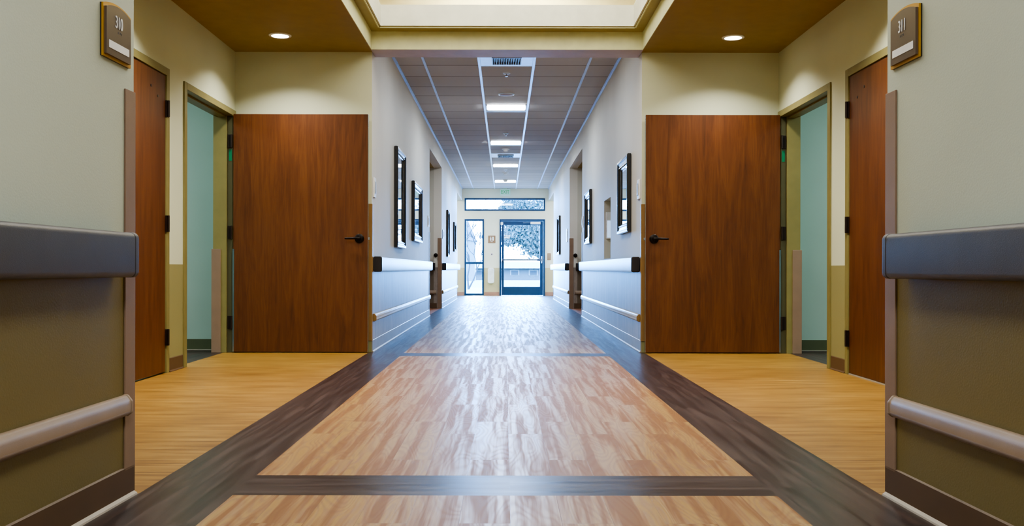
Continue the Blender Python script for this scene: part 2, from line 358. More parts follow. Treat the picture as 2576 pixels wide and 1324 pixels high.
# ------------------------------------------------------------------ alcove side walls, doorways, doors
D0, D1 = 7.13, 8.335      # doorway clear opening
K0, K1 = 5.79, 6.70       # closet door
for s in (-1, 1):
    n = SN[s]; X = s*HA; XO = s*(HA+.15)
    def f_side(bm, s=s, X=X, XO=XO):
        box(bm, X, XO, YN-.15, K0-.01, 0, ZA); box(bm, X, XO, K1+.01, D0-.01, 0, ZA)
        box(bm, X, XO, K0-.01, K1+.01, 2.14, ZA); box(bm, X, XO, D0-.01, D1+.03, 2.14, ZA)
        box(bm, X, XO, D1+.03, YD+.35, 0, ZA)
    struct('wall_alcove_side_'+n, f_side, ['paint_alcove'])
    struct('wall_alcove_back_'+n, lambda bm: (box(bm, s*(HC+.15), s*HA, YD, YD+.15, 0, ZA+.3), box(bm, s*(HC+.0005), s*(HC+.15), YD, YD+.003, 0, ZA+.3)), ['paint_alcove'])
    def f_ab(bm, s=s, X=X):
        for a, b in ((YN, K0-.07), (K1+.07, D0-.07)):
            extr(bm, [(X, 0), (X, .102), (X-s*.006, .098), (X-s*.006, .012), (X-s*.014, .004), (X-s*.014, 0)], a, b, 'y')
    struct('baseboard_alcove_'+n, f_ab, ['base_brown'])
    # room beyond the doorway
    RB = 8.63
    def f_room(bm, s=s):
        box(bm, XO, s*6.2, RB, RB+.15, 0, 3.0)
        box(bm, XO, s*6.2, 4.6, 4.75, 0, 3.0)
    struct('wall_room_'+n, f_room, ['paint_teal'])
    struct('ceiling_room_'+n, lambda bm: box(bm, XO, s*6.2, 4.75, RB, 2.75, 2.85), ['tray'])
    def f_rb(bm, s=s):
        box(bm, s*(HA+.16), s*6.2, RB-.006, RB, .006, .10, 0); box(bm, s*(HA+.16), s*6.2, RB-.014, RB, 0, .006, 1)
    struct('baseboard_room_'+n, f_rb, ['base_green', 'toe'])

    # ---- closet door with its frame
    kd = tag(thing('door_%d' % (1 if s < 0 else 2), None, None, (X, K1, 0), 0, kind='structure'), f'closed cherry wood closet door on the {n} alcove wall with two small holes near its top', 'door')
    def f_fr(bm, s=s, a=K0-K1, b=0.):
        f = .012
        for (y0, y1) in ((a-.055, a), (b, b+.055)): box(bm, -s*f, s*.15, y0, y1, 0, 2.185)
        box(bm, -s*f, s*.15, a, b, 2.13, 2.185)
    obj('door_frame', f_fr, 'frame_olive', kd, bevel=.002)
    def f_pan(bm, s=s):
        box(bm, -s*.002, s*.042, K0-K1+.003, -.003, .012, 2.127)
    obj('door_panel', f_pan, 'door', kd, bevel=.002)
    for z in (1.893, 1.07, .257):
        def f_h(bm, s=s, z=z):
            extr(bm, circ(-s*.022, .004, .009, 12), z-.058, z+.058, 'z')
            box(bm, -s*.004, -s*.016, -.010, .034, z-.058, z+.058)
        obj('hinge', f_h, 'hinge', kd, smooth=True)
    for y, z in ((6.42, 2.005), (6.545, 1.955)):
        def f_o(bm, s=s, y=y, z=z): extr(bm, circ(y-K1, z, .009, 14), -s*.002, -s*.005, 'x')
        tag(obj('screw_hole', f_o, 'rail_cap', kd))
    if s > 0:
        tag(obj('threshold', lambda bm: box(bm, -.004, .04, K0-K1, 0, 0, .01), 'toe', kd))

    # ---- doorway frame + wide open door (one door set)
    dd = tag(thing('door_%d' % (3 if s < 0 else 4), None, None, (X, D1, 0), 0, kind='structure'), f'wide cherry wood door standing open against the {n} alcove back wall', 'door')
    W = D0-D1
    def f_fr2(bm, s=s, W=W):
        f = .012
        # near jamb
        box(bm, -s*f, s*.17, W-.06, W, 0, 2.165)
        # head
        box(bm, -s*f, s*.17, W, .025, 2.112, 2.165)
        box(bm, s*.055, s*.12, W, .0, 2.098, 2.112)
        # far jamb: rabbet, stop, rabbet
        box(bm, -s*f, s*.17, .025, .085, 0, 2.165)
        box(bm, s*.05, s*.17, .010, .025, 0, 2.112)
        box(bm, s*.045, s*.115, W, W+.015, 0, 2.098)
    obj('door_frame', f_fr2, 'frame_olive', dd, bevel=.002)
    obj('hinge_rabbet_shade', lambda bm: box(bm, s*.0, s*.045, .0245, .0205, 0, 2.112), 'jamb_shade', dd)  # thin dark sheet: shade in the hinge gap painted as colour
    obj('strike_plate', lambda bm: box(bm, s*.01, s*.045, W, W+.003, .975, 1.095), 'hinge', dd)
    obj('label_sticker', lambda bm: box(bm, s*.006, s*.032, .018, .0206, 1.71, 1.81), 'green', dd)
    # corner guard on the far jamb, room side
    g = obj('jamb_guard', lambda bm: extr(bm, [(s*.10, .003), (s*.182, .003), (s*.182, .08), (s*.17, .08), (s*.17, .012), (s*.10, .012)], 0, .923, 'z'), 'guard', dd, bevel=.002)
    # leaf: parallel to the alcove back wall
    y0, y1 = 8.345-D1, 8.390-D1
    xa, xb = -s*.010, -s*(HA-1.237)
    lf = obj('door_panel', lambda bm: box(bm, xa, xb, y0, y1, .008, 2.126), 'door', dd, bevel=.0015)
    obj('edge_guard', lambda bm: (box(bm, xb, xb-s*.0025, y0-.001, y1+.001, .008, 2.126)), 'steel', lf)
    obj('edge_guard', lambda bm: (box(bm, xa+s*.006, xa-s*.008, y0-.002, y0, .01, .925)), 'steel', lf)
    for z in (1.885, 1.072, .27):
        def f_h2(bm, s=s, z=z):
            extr(bm, circ(s*.004, y0-.008, .008, 12), z-.058, z+.058, 'z')
            box(bm, s*.002, s*.042, .014, .021, z-.058, z+.058)
        obj('hinge', f_h2, 'hinge', dd)
    # lever handle
    hx = -s*(HA-1.311); hz = 1.019
    def f_rose(bm):
        lathe(bm, [(.012, -.004), (.038, -.004), (.041, 0), (.041, .006), (.036, .010), (.016, .012), (.014, .045), (.010, .048)], 28)
    ro = obj('handle_rose', f_rose, 'black_metal', lf, smooth=True); ro.location = (hx, y0, hz); ro.rotation_euler = (PI/2, 0, 0)
    def f_lev(bm, s=s):
        tube(bm, [(hx, y0-.044, hz), (hx+s*.02, y0-.05, hz+.003), (hx+s*.06, y0-.05, hz+.001), (hx+s*.10, y0-.048, hz-.001), (hx+s*.122, y0-.044, hz)], .013, .008, 12)
    obj('lever', f_lev, 'black_metal', lf, smooth=True)
    obj('latch_bolt', lambda bm: box(bm, xb-s*.002, xb-s*.014, y0+.016, y0+.03, hz-.012, hz+.012), 'steel', lf, bevel=.002)

# ------------------------------------------------------------------ alcove ceilings, header beam, tray
for s in (-1, 1):
    n = SN[s]
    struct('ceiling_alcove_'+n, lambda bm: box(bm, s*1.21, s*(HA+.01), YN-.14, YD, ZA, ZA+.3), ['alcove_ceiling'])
    struct('ceiling_beam_face_'+n, lambda bm: box(bm, s*1.205, s*1.2105, YN-.1, 8.332, ZA+.0005, 2.86), ['beam'])
HB = 8.332
def f_head(bm):
    box(bm, -1.2105, 1.2105, HB, HB+.004, ZA+.001, 2.862, 0)     # pale yellow face
    box(bm, -1.2105, 1.2105, HB+.004, 8.64, ZA, 3.02, 1)
struct('ceiling_header_beam', f_head, ['beam', 'soffit_grey'])
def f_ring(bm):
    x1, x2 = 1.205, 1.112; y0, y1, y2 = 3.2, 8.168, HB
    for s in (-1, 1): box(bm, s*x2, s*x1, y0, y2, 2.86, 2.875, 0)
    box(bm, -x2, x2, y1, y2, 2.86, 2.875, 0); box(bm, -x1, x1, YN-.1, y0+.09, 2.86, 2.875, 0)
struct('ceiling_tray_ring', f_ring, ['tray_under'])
def f_fascia(bm):
    x2 = 1.112; y0, y1 = 3.29, 8.168
    for s in (-1, 1):
        box(bm, s*(x2-.012), s*x2, y0, y1, 2.866, 3.05, 0); box(bm, s*(x2+.004), s*(x2+.014), y0, y1, 2.852, 2.86, 1)
    box(bm, -x2, x2, y1-.012, y1, 2.866, 3.05, 0); box(bm, -x2, x2, y1+.004, y1+.014, 2.852, 2.86, 1)
    box(bm, -x2, x2, y0, y0+.012, 2.866, 3.05, 0)
struct('trim_1', f_fascia, ['tray', 'beam'])
def f_trayup(bm):
    X, Y0, Y1 = 1.75, 2.7, 8.95
    for s in (-1, 1): box(bm, s*X, s*(X+.05), Y0, Y1, 3.0, 3.62)
    box(bm, -X, X, Y1, Y1+.05, 3.0, 3.62); box(bm, -X, X, Y0-.05, Y0, 3.0, 3.62)
    box(bm, -X, X, Y0, Y1, 3.6, 3.65)
struct('ceiling_tray_upper', f_trayup, ['tray_top'])
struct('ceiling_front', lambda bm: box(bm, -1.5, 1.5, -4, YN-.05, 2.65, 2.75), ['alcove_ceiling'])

# ------------------------------------------------------------------ corridor walls
NY0, NY1, NZ0, NZ1 = 10.9, 11.62, .875, 1.592     # recess in the right wall
for s in (-1, 1):
    n = SN[s]; X = s*HC; XO = s*(HC+.15)
    def f_cw(bm, s=s, X=X, XO=XO):
        if s < 0: box(bm, X, XO, YD+.003, O0, 0, ZC)
        else:
            box(bm, X, XO, YD+.003, NY0, 0, ZC); box(bm, X, XO, NY1, O0, 0, ZC)
            box(bm, X, XO, NY0, NY1, 0, NZ0); box(bm, X, XO, NY0, NY1, NZ1, ZC)
        box(bm, X, XO, O0, O1, ZO, ZC); box(bm, X, XO, O1, O2, 0, ZC); box(bm, X, XO, O2, YE, ZO, ZC)
    struct('wall_corridor_'+n, f_cw, ['paint_corridor'])
    def f_cb(bm, s=s, X=X):
        for a, b in ((YD+.01, O0), (O1+.01, O2)):
            extr(bm, [(X, 0), (X, .106), (X-s*.006, .102), (X-s*.006, .012), (X-s*.006, 0)], a, b, 'y', 0)
            extr(bm, [(X-s*.006, 0), (X-s*.006, .012), (X-s*.018, .004), (X-s*.018, 0)], a, b, 'y', 1)
    struct('baseboard_corridor_'+n, f_cb, ['base_grey', 'toe'])
    # far cross alcove
    def f_fa(bm, s=s):
        box(bm, XO, s*6.2, O1, O1+.15, 0, ZC); box(bm, XO, s*6.2, O0-.15, O0, 0, ZC)
        box(bm, s*3.2, s*3.35, O0, O1, 0, ZC)
    struct('wall_cross_alcove_'+n, f_fa, ['paint_cross'])
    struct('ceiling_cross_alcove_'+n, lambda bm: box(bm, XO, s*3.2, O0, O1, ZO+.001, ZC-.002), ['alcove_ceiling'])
    struct('baseboard_cross_alcove_'+n, lambda bm: box(bm, s*(HC+.09), s*3.2, O1-.007, O1, 0, .1), ['base_brown'])
    # side corridor by the exit
    struct('wall_side_corridor_'+n, lambda bm: box(bm, XO, s*6.2, O2-.15, O2, 0, ZC), ['paint_end'])
struct('ceiling', lambda bm: box(bm, -6.2, 6.2, 8.64, YE, ZC, ZC+.1), ['tile'])

# niche lining and the monitor in it
def f_niche(bm):
    X0, X1 = HC+.15, HC+.42
    box(bm, X0, X1, NY0-.02, NY0, NZ0-.02, NZ1+.02); box(bm, X0, X1, NY1, NY1+.02, NZ0-.02, NZ1+.02)
    box(bm, X0, X1, NY0-.02, NY1+.02, NZ1, NZ1+.02); box(bm, X0, X1, NY0-.02, NY1+.02, NZ0-.02, NZ0)
    box(bm, X1, X1+.02, NY0-.02, NY1+.02, NZ0-.02, NZ1+.02)
struct('wall_niche', f_niche, ['paint_alcove'])
mo = thing('wall_monitor', 'small white wall screen set in the recess of the right corridor wall', 'monitor', (HC+.125, NY1, 1.29), 0)
obj('screen_housing', lambda bm: box(bm, -.105, .105, -.05, 0, -.165, .165), 'white', mo, bevel=.006)
obj('screen', lambda bm: box(bm, -.092, .092, -.053, -.05, -.15, .06), 'screen', mo)

# ------------------------------------------------------------------ end wall with openings
WT = (-1.146, 1.119, 2.389, 2.743); WS = (-1.146, -.60, .012, 2.15); WD = (-.159, 1.119, 0, 2.15)
def f_end(bm):
    y0, y1 = YE, YE+.2
    box(bm, -6.2, WT[0], y0, y1, 0, ZC); box(bm, WT[1], 6.2, y0, y1, 0, ZC)
    box(bm, WT[0], WT[1], y0, y1, WT[3], ZC); box(bm, WT[0], WT[1], y0, y1, WS[3], WT[2])
    box(bm, WS[1], WD[0], y0, y1, 0, WS[3]); box(bm, WS[0], WS[1], y0, y1, 0, WS[2])
    box(bm, -6.2, 6.2, y0, y1, ZC, 3.9)
struct('wall_end', f_end, ['paint_end'])
def f_eb(bm):
    for a, b in ((-3, WS[0]-.01), (WS[1]+.01, WD[0]-.01), (WD[1]+.01, 3)): box(bm, a, b, YE-.007, YE, 0, .1)
M['base_end'] = plain('rosy_brown_base', srgb(160, 120, 100), .5)
struct('baseboard_end', f_eb, ['base_end'])
def window(name, R, label, mull_z=(), mull_x=(), fw=.05):
    w = tag(thing(name, None, None, ((R[0]+R[1])/2, YE, R[2]), kind='structure'), label, 'window')
    hw = (R[1]-R[0])/2; h = R[3]-R[2]
    def f(bm):
        box(bm, -hw, -hw+fw, -.02, .07, 0, h); box(bm, hw-fw, hw, -.02, .07, 0, h)
        box(bm, -hw+fw, hw-fw, -.02, .07, 0, fw); box(bm, -hw+fw, hw-fw, -.02, .07, h-fw, h)
        for z in mull_z: box(bm, -hw+fw, hw-fw, -.01, .06, z-.03, z+.03)
    obj('window_frame', f, 'alu', w, bevel=.003)
    if mull_x:
        def g(bm):
            for x in mull_x: box(bm, x-.006, x+.006, .018, .042, fw, h-fw)
        obj('muntin', g, 'alu', w)
    obj('pane', lambda bm: box(bm, -hw+fw, hw-fw, .028, .034, fw, h-fw), 'glass', w)
    return w
window('window_1', WT, 'long dark framed transom window above the glass exit door', mull_x=[-1.0825+.0+(2.165*k/8) for k in range(1, 8)], fw=.045)
window('window_2', WS, 'tall narrow dark framed side window left of the glass exit door', mull_z=(.905,), fw=.05)
ed = tag(thing('door_5', None, None, (.48, YE, 0), kind='structure'), 'glazed exit door with a flare-tinted dark metal frame and push bar', 'door')
def f(bm):
    hw = .639
    box(bm, -hw, -hw+.05, -.03, .1, 0, 2.15); box(bm, hw-.05, hw, -.03, .1, 0, 2.15); box(bm, -hw+.05, hw-.05, -.03, .1, 2.10, 2.15)
obj('door_frame', f, 'alu', ed, bevel=.003)
def f(bm):
    a, b = -.585, .585; ga, gb, g0, g1 = -.517, .496, .25, 1.985
    box(bm, a, ga, .0, .05, .01, 2.095); box(bm, gb, b, .0, .05, .01, 2.095); box(bm, ga, gb, 0, .05, .01, g0); box(bm, ga, gb, 0, .05, g1, 2.095)
dl = obj('door_leaf', f, 'alu', ed, bevel=.003)
obj('pane', lambda bm: box(bm, -.517, .496, .02, .028, .25, 1.985), 'glass', dl)
pb = obj('push_bar', lambda bm: (box(bm, -.58, .44, -.085, -.045, .985, 1.03), box(bm, -.575, -.5, -.045, .0, .98, 1.035), box(bm, .42, .53, -.07, .0, .97, 1.045)), 'frame_blue', dl, bevel=.004)
obj('exit_handle', lambda bm: tube(bm, [(.55, -.0, 1.12), (.55, -.06, 1.10), (.55, -.06, .92), (.55, 0, .90)], .012, .012), 'steel', dl, smooth=True)
obj('door_closer', lambda bm: box(bm, .23, .51, -.09, -.03, 2.005, 2.075), 'white', ed, bevel=.008)
obj('closer_arm', lambda bm: tube(bm, [(.23, -.06, 2.05), (.02, -.09, 2.045), (.14, -.03, 2.05)], .007, .007), 'steel', ed)
obj('door_sensor', lambda bm: box(bm, -.612, -.54, -.06, -.03, 1.985, 2.07), 'white', ed, bevel=.02)

# ------------------------------------------------------------------ ceiling grid
k = 2
for x in (-.9, -.3, .3, .9):
    struct(f'trim_{k}', lambda bm: (box(bm, x-.014, x+.014, 8.64, YE, ZC-.006, ZC+.001)), ['grid' if abs(x) < .5 else 'grid_side']); k += 1
for s in (-1, 1):
    struct(f'trim_{k}', lambda bm: (box(bm, s*HC, s*(HC-.024), 8.64, YE, ZC-.005, ZC+.001), box(bm, s*HC, s*(HC-.003), 8.64, YE, ZC-.025, ZC)), ['grid_side']); k += 1
for y in (10.4, 13.45, 17.11, 18.33, 18.94, 20.77, 24.43):
    struct(f'trim_{k}', lambda bm: box(bm, -.286, .286, y-.014, y+.014, ZC-.006, ZC+.001), ['grid']); k += 1

# ------------------------------------------------------------------ ceiling fittings
M['lens'] = emit('fluorescent_lens', (.86, .93, 1, 1), 34.0)
M['led'] = emit('downlight_lens', (1, .98, .92, 1), 12.0)
M['tubelight'] = emit('cove_tube', (1, .97, .88, 1), 220.0)
whr = ['nearest', 'second nearest', 'third from the camera', 'farthest']
for i, y in enumerate((12.84, 16.5, 20.16, 23.82)):
    t_ = thing('ceiling_light', f'square fluorescent ceiling light, {whr[i]} of the four down the corridor', 'ceiling light', (0, y+.305, ZC), group='fluorescent lights in the corridor ceiling')
    def f(bm):
        box(bm, -.283, .283, -.29, .28, -.006, -.001)
        box(bm, -.275, -.262, -.285, .09, -.020, -.006); box(bm, .262, .275, -.285, .09, -.020, -.006)
    obj('housing', f, 'white', t_)
    obj('lens', lambda bm: extr(bm, [(-.285, -.006), (-.28, -.022), (-.2, -.034), (-.02, -.034), (.07, -.022), (.08, -.006)], -.258, .258, 'x'), 'lens', t_)
for i, y in enumerate((9.79, 18.33)):
    t_ = thing('air_vent', ['white ceiling vent with dark louvres nearest the camera', 'white ceiling vent with dark louvres far down the corridor'][i], 'vent', (0, y+.305, ZC), group='ceiling vents')
    obj('frame', lambda bm: box(bm, -.284, .284, -.29, .29, -.005, -.001), 'grid', t_)
    obj('backing', lambda bm: box(bm, -.15, .15, -.15, .15, -.008, -.0052), 'rail_cap', t_)
    def f(bm):
        for q in range(12):
            x = -.143+q*.026; extr(bm, [(x-.003, -.008), (x+.001, -.008), (x+.011, -.028), (x+.007, -.028)], -.148, .148, 'y')
        box(bm, -.16, .16, -.16, -.15, -.026, -.005); box(bm, -.16, .16, .15, .16, -.026, -.005); box(bm, -.16, -.15, -.15, .15, -.026, -.005); box(bm, .15, .16, -.15, .15, -.026, -.005)
    obj('louvre', f, 'rail_pale', t_)
def sprinkler(y, label):
    t_ = thing('ceiling_sprinkler', label, 'sprinkler', (0, y, ZC), group='ceiling sprinklers')
    obj('escutcheon', lambda bm: lathe(bm, [(.012, .003), (.045, .003), (.043, -.008), (.02, -.016), (.012, -.016)], 28), 'grid', t_, smooth=True)
    obj('head', lambda bm: lathe(bm, [(.009, -.014), (.009, -.035), (.016, -.038), (.016, -.042), (.004, -.043)], 16), 'steel', t_, smooth=True)
sprinkler(10.8, 'small round sprinkler between the near vent and the round speaker')
sprinkler(15.6, 'small round sprinkler between the two nearest corridor lights')
sprinkler(21.3, 'small round sprinkler between the two farthest corridor lights')
t_ = thing('ceiling_speaker', 'round white ceiling speaker just before the nearest corridor light', 'speaker', (0, 12.1, ZC))
obj('rim', lambda bm: lathe(bm, [(.085, -.001), (.105, -.001), (.103, -.010), (.09, -.014), (.085, -.012)], 40), 'grid', t_, smooth=True)
obj('grille', lambda bm: lathe(bm, [(.088, -.002), (.088, -.012), (.06, -.020), (.02, -.024), (.001, -.0245)], 40), 'soffit_grey', t_, smooth=True)
for y, lab in ((17.6, 'white smoke detector just beyond the second corridor light'), (21.9, 'small smoke detector beyond the third corridor light'), (23.7, 'tiny smoke detector in front of the farthest corridor light')):
    t_ = thing('smoke_detector', lab, 'smoke detector', (0, y, ZC), group='smoke detectors')
    obj('base', lambda bm: lathe(bm, [(.02, -.001), (.075, -.001), (.073, -.016), (.05, -.022)], 32), 'white', t_, smooth=True)
    obj('sensor_head', lambda bm: lathe(bm, [(.05, -.02), (.046, -.045), (.03, -.058), (.005, -.06)], 32), 'white', t_, smooth=True)
for s, y in ((-1, 7.83), (1, 7.87)):
    t_ = thing('downlight', f'round recessed downlight glowing in the {SN[s]} alcove ceiling', 'ceiling light', (s*1.897, y, ZA), group='alcove downlights')
    obj('rim', lambda bm: lathe(bm, [(.076, -.001), (.094, -.001), (.092, -.006), (.078, -.008)], 40), 'white', t_, smooth=True)
    obj('lens', lambda bm: lathe(bm, [(.078, -.002), (.077, -.007), (.05, -.012), (.002, -.014)], 40), 'led', t_, smooth=True)
t_ = thing('cove_light', 'fluorescent tube light hidden behind the far lip of the ceiling tray', 'ceiling light', (0, 8.5, 3.045))
obj('tube', lambda bm: tube(bm, [(-.62, 0, .02), (.62, 0, .02)], .016, .016, 12), 'tubelight', t_)
obj('batten', lambda bm: box(bm, -.66, .66, -.03, .03, -.02, 0), 'white', t_)

# ------------------------------------------------------------------ handrails and bumper rails
def rail_run(u0, u1, parent, mat, capmat, cap0=True, cap1=True, z0=.722, z1=.862, d=.08, capl=.018):
    """along local x; -y is out of the wall"""
    prof = [(y, z) for y, z in rr(-d, -.03, z0, z1, .018)]
    r = obj('rail', lambda bm: extr(bm, prof, u0+capl*cap0, u1-capl*cap1, 'x'), mat, parent, smooth=True)
    for c, a, b in ((cap0, u0, u0+capl), (cap1, u1-capl, u1)):
        if c: obj('end_cap', lambda bm: extr(bm, rr(-d-.001, 0, z0-.001, z1+.001, .018), a, b, 'x'), capmat, parent, bevel=.006, smooth=True)
    nb = max(2, int((u1-u0)/.9)+1)
    for i in range(nb):
        u = u0+.15+(u1-u0-.3)*i/(nb-1)
        obj('bracket', lambda bm: box(bm, u-.03, u+.03, -.031, 0, z0+.035, z1-.035), 'rail_cap', parent)
def bumper_run(u0, u1, parent, mat, capmat, z0=.272, z1=.34, d=.032):
    prof = [(0, z0), (-d*.6, z0), (-d, z0+.012), (-d, z1-.02), (-d*.55, z1), (0, z1)]
    obj('rail', lambda bm: extr(bm, prof, u0+.012, u1-.012, 'x'), mat, parent, bevel=.006, smooth=True)
    prof2 = [(0, z0-.001), (-d*.6, z0-.001), (-d-.001, z0+.011), (-d-.001, z1-.019), (-d*.55, z1+.001), (0, z1+.001)]
    for a, b in ((u0, u0+.012), (u1-.012, u1)):
        obj('end_cap', lambda bm: extr(bm, prof2, a, b, 'x'), capmat, parent, bevel=.004, smooth=True)
for s in (-1, 1):
    n = SN[s]
    # front walls
    rz = PI/2-TILT if s < 0 else -PI/2+TILT
    h = thing('handrail', f'slate grey handrail on the front {n} wall below the room sign', 'handrail', (s*HN, YN, 0), rz, group='wall handrails')
    a, b = (-6.9, -.145) if s < 0 else (.145, 6.9)
    rail_run(a, b, h, 'rail_slate', 'rail_slate', capl=.03)
    h = thing('bumper_rail', f'taupe bumper rail low on the front {n} wall', 'bumper rail', (s*HN, YN, 0), rz, group='low bumper rails')
    a, b = (-6.9, -.075) if s < 0 else (.075, 6.9)
    bumper_run(a, b, h, 'bumper', 'bumper')
    # corridor
    for (y0, y1, w) in ((YD+.09, O0-.36, 'near'), (O1+.12, O2+.02, 'far')):
        h = thing('handrail', f'glare-paled handrail with black end cap along the {w} stretch of the {n} corridor wall', 'handrail', (s*HC, y0, 0), rz_of(s), group='wall handrails')
        L = y1-y0; a, b = (0, L) if s < 0 else (-L, 0)
        rail_run(a, b, h, 'rail_pale', 'rail_cap')
    for (y0, y1, w) in ((YD+.08, O0-.08, 'near'), (O1+.1, O2-.1, 'far')):
        h = thing('bumper_rail', f'pale bumper rail low on the {w} stretch of the {n} corridor wall', 'bumper rail', (s*HC, y0, 0), rz_of(s), group='low bumper rails')
        L = y1-y0; a, b = (0, L) if s < 0 else (-L, 0)
        bumper_run(a, b, h, 'bumper_pale', 'guard_gold')
    # rails on the far wall of the cross alcove
    h = thing('handrail', f'dark short handrail on the facing wall inside the far {n} corridor opening', 'handrail', (s*(HC+.12), O1, 0), 0, group='wall handrails')
    a, b = (-1.6, 0) if s < 0 else (0, 1.6)
    rail_run(a, b, h, 'rail_cap', 'rail_cap')
    h = thing('bumper_rail', f'short bumper rail on the facing wall inside the far {n} corridor opening', 'bumper rail', (s*(HC+.10), O1, 0), 0, group='low bumper rails')
    bumper_run(a, b, h, 'bumper', 'bumper')
    k_ = thing('door_knob', f'round black knob on the facing wall inside the far {n} corridor opening', 'knob', (s*1.325, O1, 1.01))
    o = obj('knob', lambda bm: lathe(bm, [(.018, .02), (.020, .035), (.034, .045), (.034, .06), (.02, .07), (.004, .071)], 24), 'black_metal', k_, smooth=True); o.rotation_euler = (PI/2, 0, 0)
    o = obj('rosette', lambda bm: lathe(bm, [(.03, -.002), (.038, .0), (.038, .012), (.02, .021)], 24), 'black_metal', k_, smooth=True); o.rotation_euler = (PI/2, 0, 0)

# ------------------------------------------------------------------ framed mirrors
def frame_ring(bm, w, h, prof, mi=0):
    """prof: (inset, out) pairs swept round a w x h rectangle with mitred corners"""
    rings = []
    for ins, out in prof:
        a, b = w/2-ins, h/2-ins
        rings.append([bm.verts.new(c) for c in ((-a, -out, -b), (a, -out, -b), (a, -out, b), (-a, -out, b))])
    for A, B in zip(rings, rings[1:]):
        for k in range(4): bm.faces.new((A[k], A[(k+1) % 4], B[(k+1) % 4], B[k])).material_index = mi
def mirror(s, y0, y1, z0, z1, label, fw=.075):
    w, h = y1-y0, z1-z0
    t_ = thing('framed_mirror', label, 'mirror', (s*HC, (y0+y1)/2, (z0+z1)/2), rz_of(s), group='framed wall mirrors')
    obj('frame', lambda bm: frame_ring(bm, w, h, [(.012, 0), (0, .006), (0, .034), (.008, .042), (.022, .042), (.030, .036), (fw*.62, .030), (fw*.72, .034), (fw*.82, .034), (fw*.86, .022), (fw, .018), (fw, .004)]), 'frame_black', t_)
    obj('frame_bead', lambda bm: frame_ring(bm, w-.044, h-.044, [(0, .0365), (.002, .0435), (.008, .0435), (.012, .0365)]), 'frame_blue', t_)
    obj('mirror_glass', lambda bm: box(bm, -w/2+fw-.004, w/2-fw+.004, -.014, -.004, -h/2+fw-.004, h/2-fw+.004), 'mirror', t_)
mirror(-1, 10.13, 10.99, .985, 2.08, 'tall black framed mirror on the left corridor wall nearest the camera', .08)
mirror(-1, 12.03, 13.2, 1.11, 1.885, 'wide black framed mirror, second along the left corridor wall', .1)
mirror(-1, 19.2, 19.8, 1.0, 1.96, 'tall narrow framed mirror on the left wall beyond the opening')
mirror(-1, 21.7, 22.4, 1.15, 1.84, 'small framed mirror farthest along the left corridor wall')
mirror(1, 9.12, 9.95, 1.115, 1.88, 'square black framed mirror on the right corridor wall nearest the camera', .1)
mirror(1, 13.2, 14.05, 1.115, 1.88, 'square black framed mirror on the right wall beyond the recess', .1)
mirror(1, 20.6, 21.45, 1.07, 1.93, 'framed mirror on the right wall beyond the far opening')

# ------------------------------------------------------------------ plates, signs
def plate(s, y, z, label, w=.12, h=.18, mat='white', name='switch_plate', cat='switch'):
    t_ = thing(name, label, cat, (s*HC, y, z), rz_of(s), group='small wall plates')
    obj('plate', lambda bm: extr(bm, rr(-w/2, w/2, -h/2, h/2, .008), 0, -.014, 'y') if False else box(bm, -w/2, w/2, -.014, 0, -h/2, h/2), mat, t_, bevel=.004)
    obj('rocker', lambda bm: box(bm, -w*.2, w*.2, -.02, -.014, -h*.3, h*.3), 'rail_pale' if mat == 'white' else mat, t_, bevel=.002)
plate(-1, 8.56, 1.49, 'white switch plate on the left corridor wall beside the corner')
plate(1, 8.58, 1.48, 'white switch plate on the right corridor wall beside the corner')
plate(-1, 14.62, 1.49, 'small white plate at the near edge of the left opening')
plate(1, 14.72, 1.49, 'small white plate at the near edge of the right opening')
plate(-1, 18.05, 1.42, 'small grey plate just beyond the left opening', .1, .18, 'rail_pale')
plate(1, 18.4, 1.41, 'pale wall plate just beyond the right opening', .24, .26, 'white')

def sign_room(s, num, label):
    rz = PI/2-TILT if s < 0 else -PI/2+TILT
    off = -.146 if s < 0 else .146
    u = Vector((math.cos(rz), math.sin(rz), 0))
    t_ = thing('room_sign', label, 'sign', Vector((s*HN, YN, 1.49))+u*off, rz, group='room number signs')
    def arch(w, h0, h1, r=.0):
        return [(-w/2, h0), (w/2, h0)] + [(w/2-w*k/12, h1+r*(1-(2*k/12-1)**2)) for k in range(13)]
    obj('edge_shadow', lambda bm: extr(bm, arch(.2, -.085, .078, .016), 0, -.004, 'y'), 'sign_shadow', t_)  # black layer paints the shadow along the sign's thickness
    obj('gold_plate', lambda bm: extr(bm, arch(.2, -.085, .078, .016), -.004, -.010, 'y'), 'gold', t_)
    fs = -s
    obj('face_panel', lambda bm: extr(bm, [(x-fs*.006, z) for x, z in arch(.176, -.077, .068, .016)], -.010, -.018, 'y'), 'sign_brown', t_)
    text('room_number', num, .056, 'white', t_, (-.003+.006*s, -.0192, .032), .66)
    def f(bm):
        for i, c in enumerate(num):
            for d in ((0, 0), (0, 1), (1, 0))[:2+(i % 2)]: 
                extr(bm, circ(-.012+.012*i+d[0]*.004, .005-d[1]*.004, .0011, 6), -.0178, -.0192, 'y')
    obj('braille', f, 'frame_blue', t_)
    obj('name_strip', lambda bm: box(bm, -.072-fs*.006, .072-fs*.006, -.0195, -.018, -.056, -.032), 'white', t_)
sign_room(-1, '310', 'brown and gold room sign reading 310 on the front left wall')
sign_room(1, '311', 'brown and gold room sign reading 311 on the front right wall')

# EXIT sign under the ceiling
es = thing('exit_sign', 'green lettered EXIT sign hanging above the transom window', 'sign', (-.005, 26.2, ZC))
obj('sign_body', lambda bm: (box(bm, -.145, .145, -.02, .02, -.205, -.02), box(bm, -.05, .05, -.03, .03, -.02, -.001)), 'exit_face', es, bevel=.004)
text('exit_lettering', 'EXIT', .155, 'exit_green', es, (0, -.0215, -.112), .74)
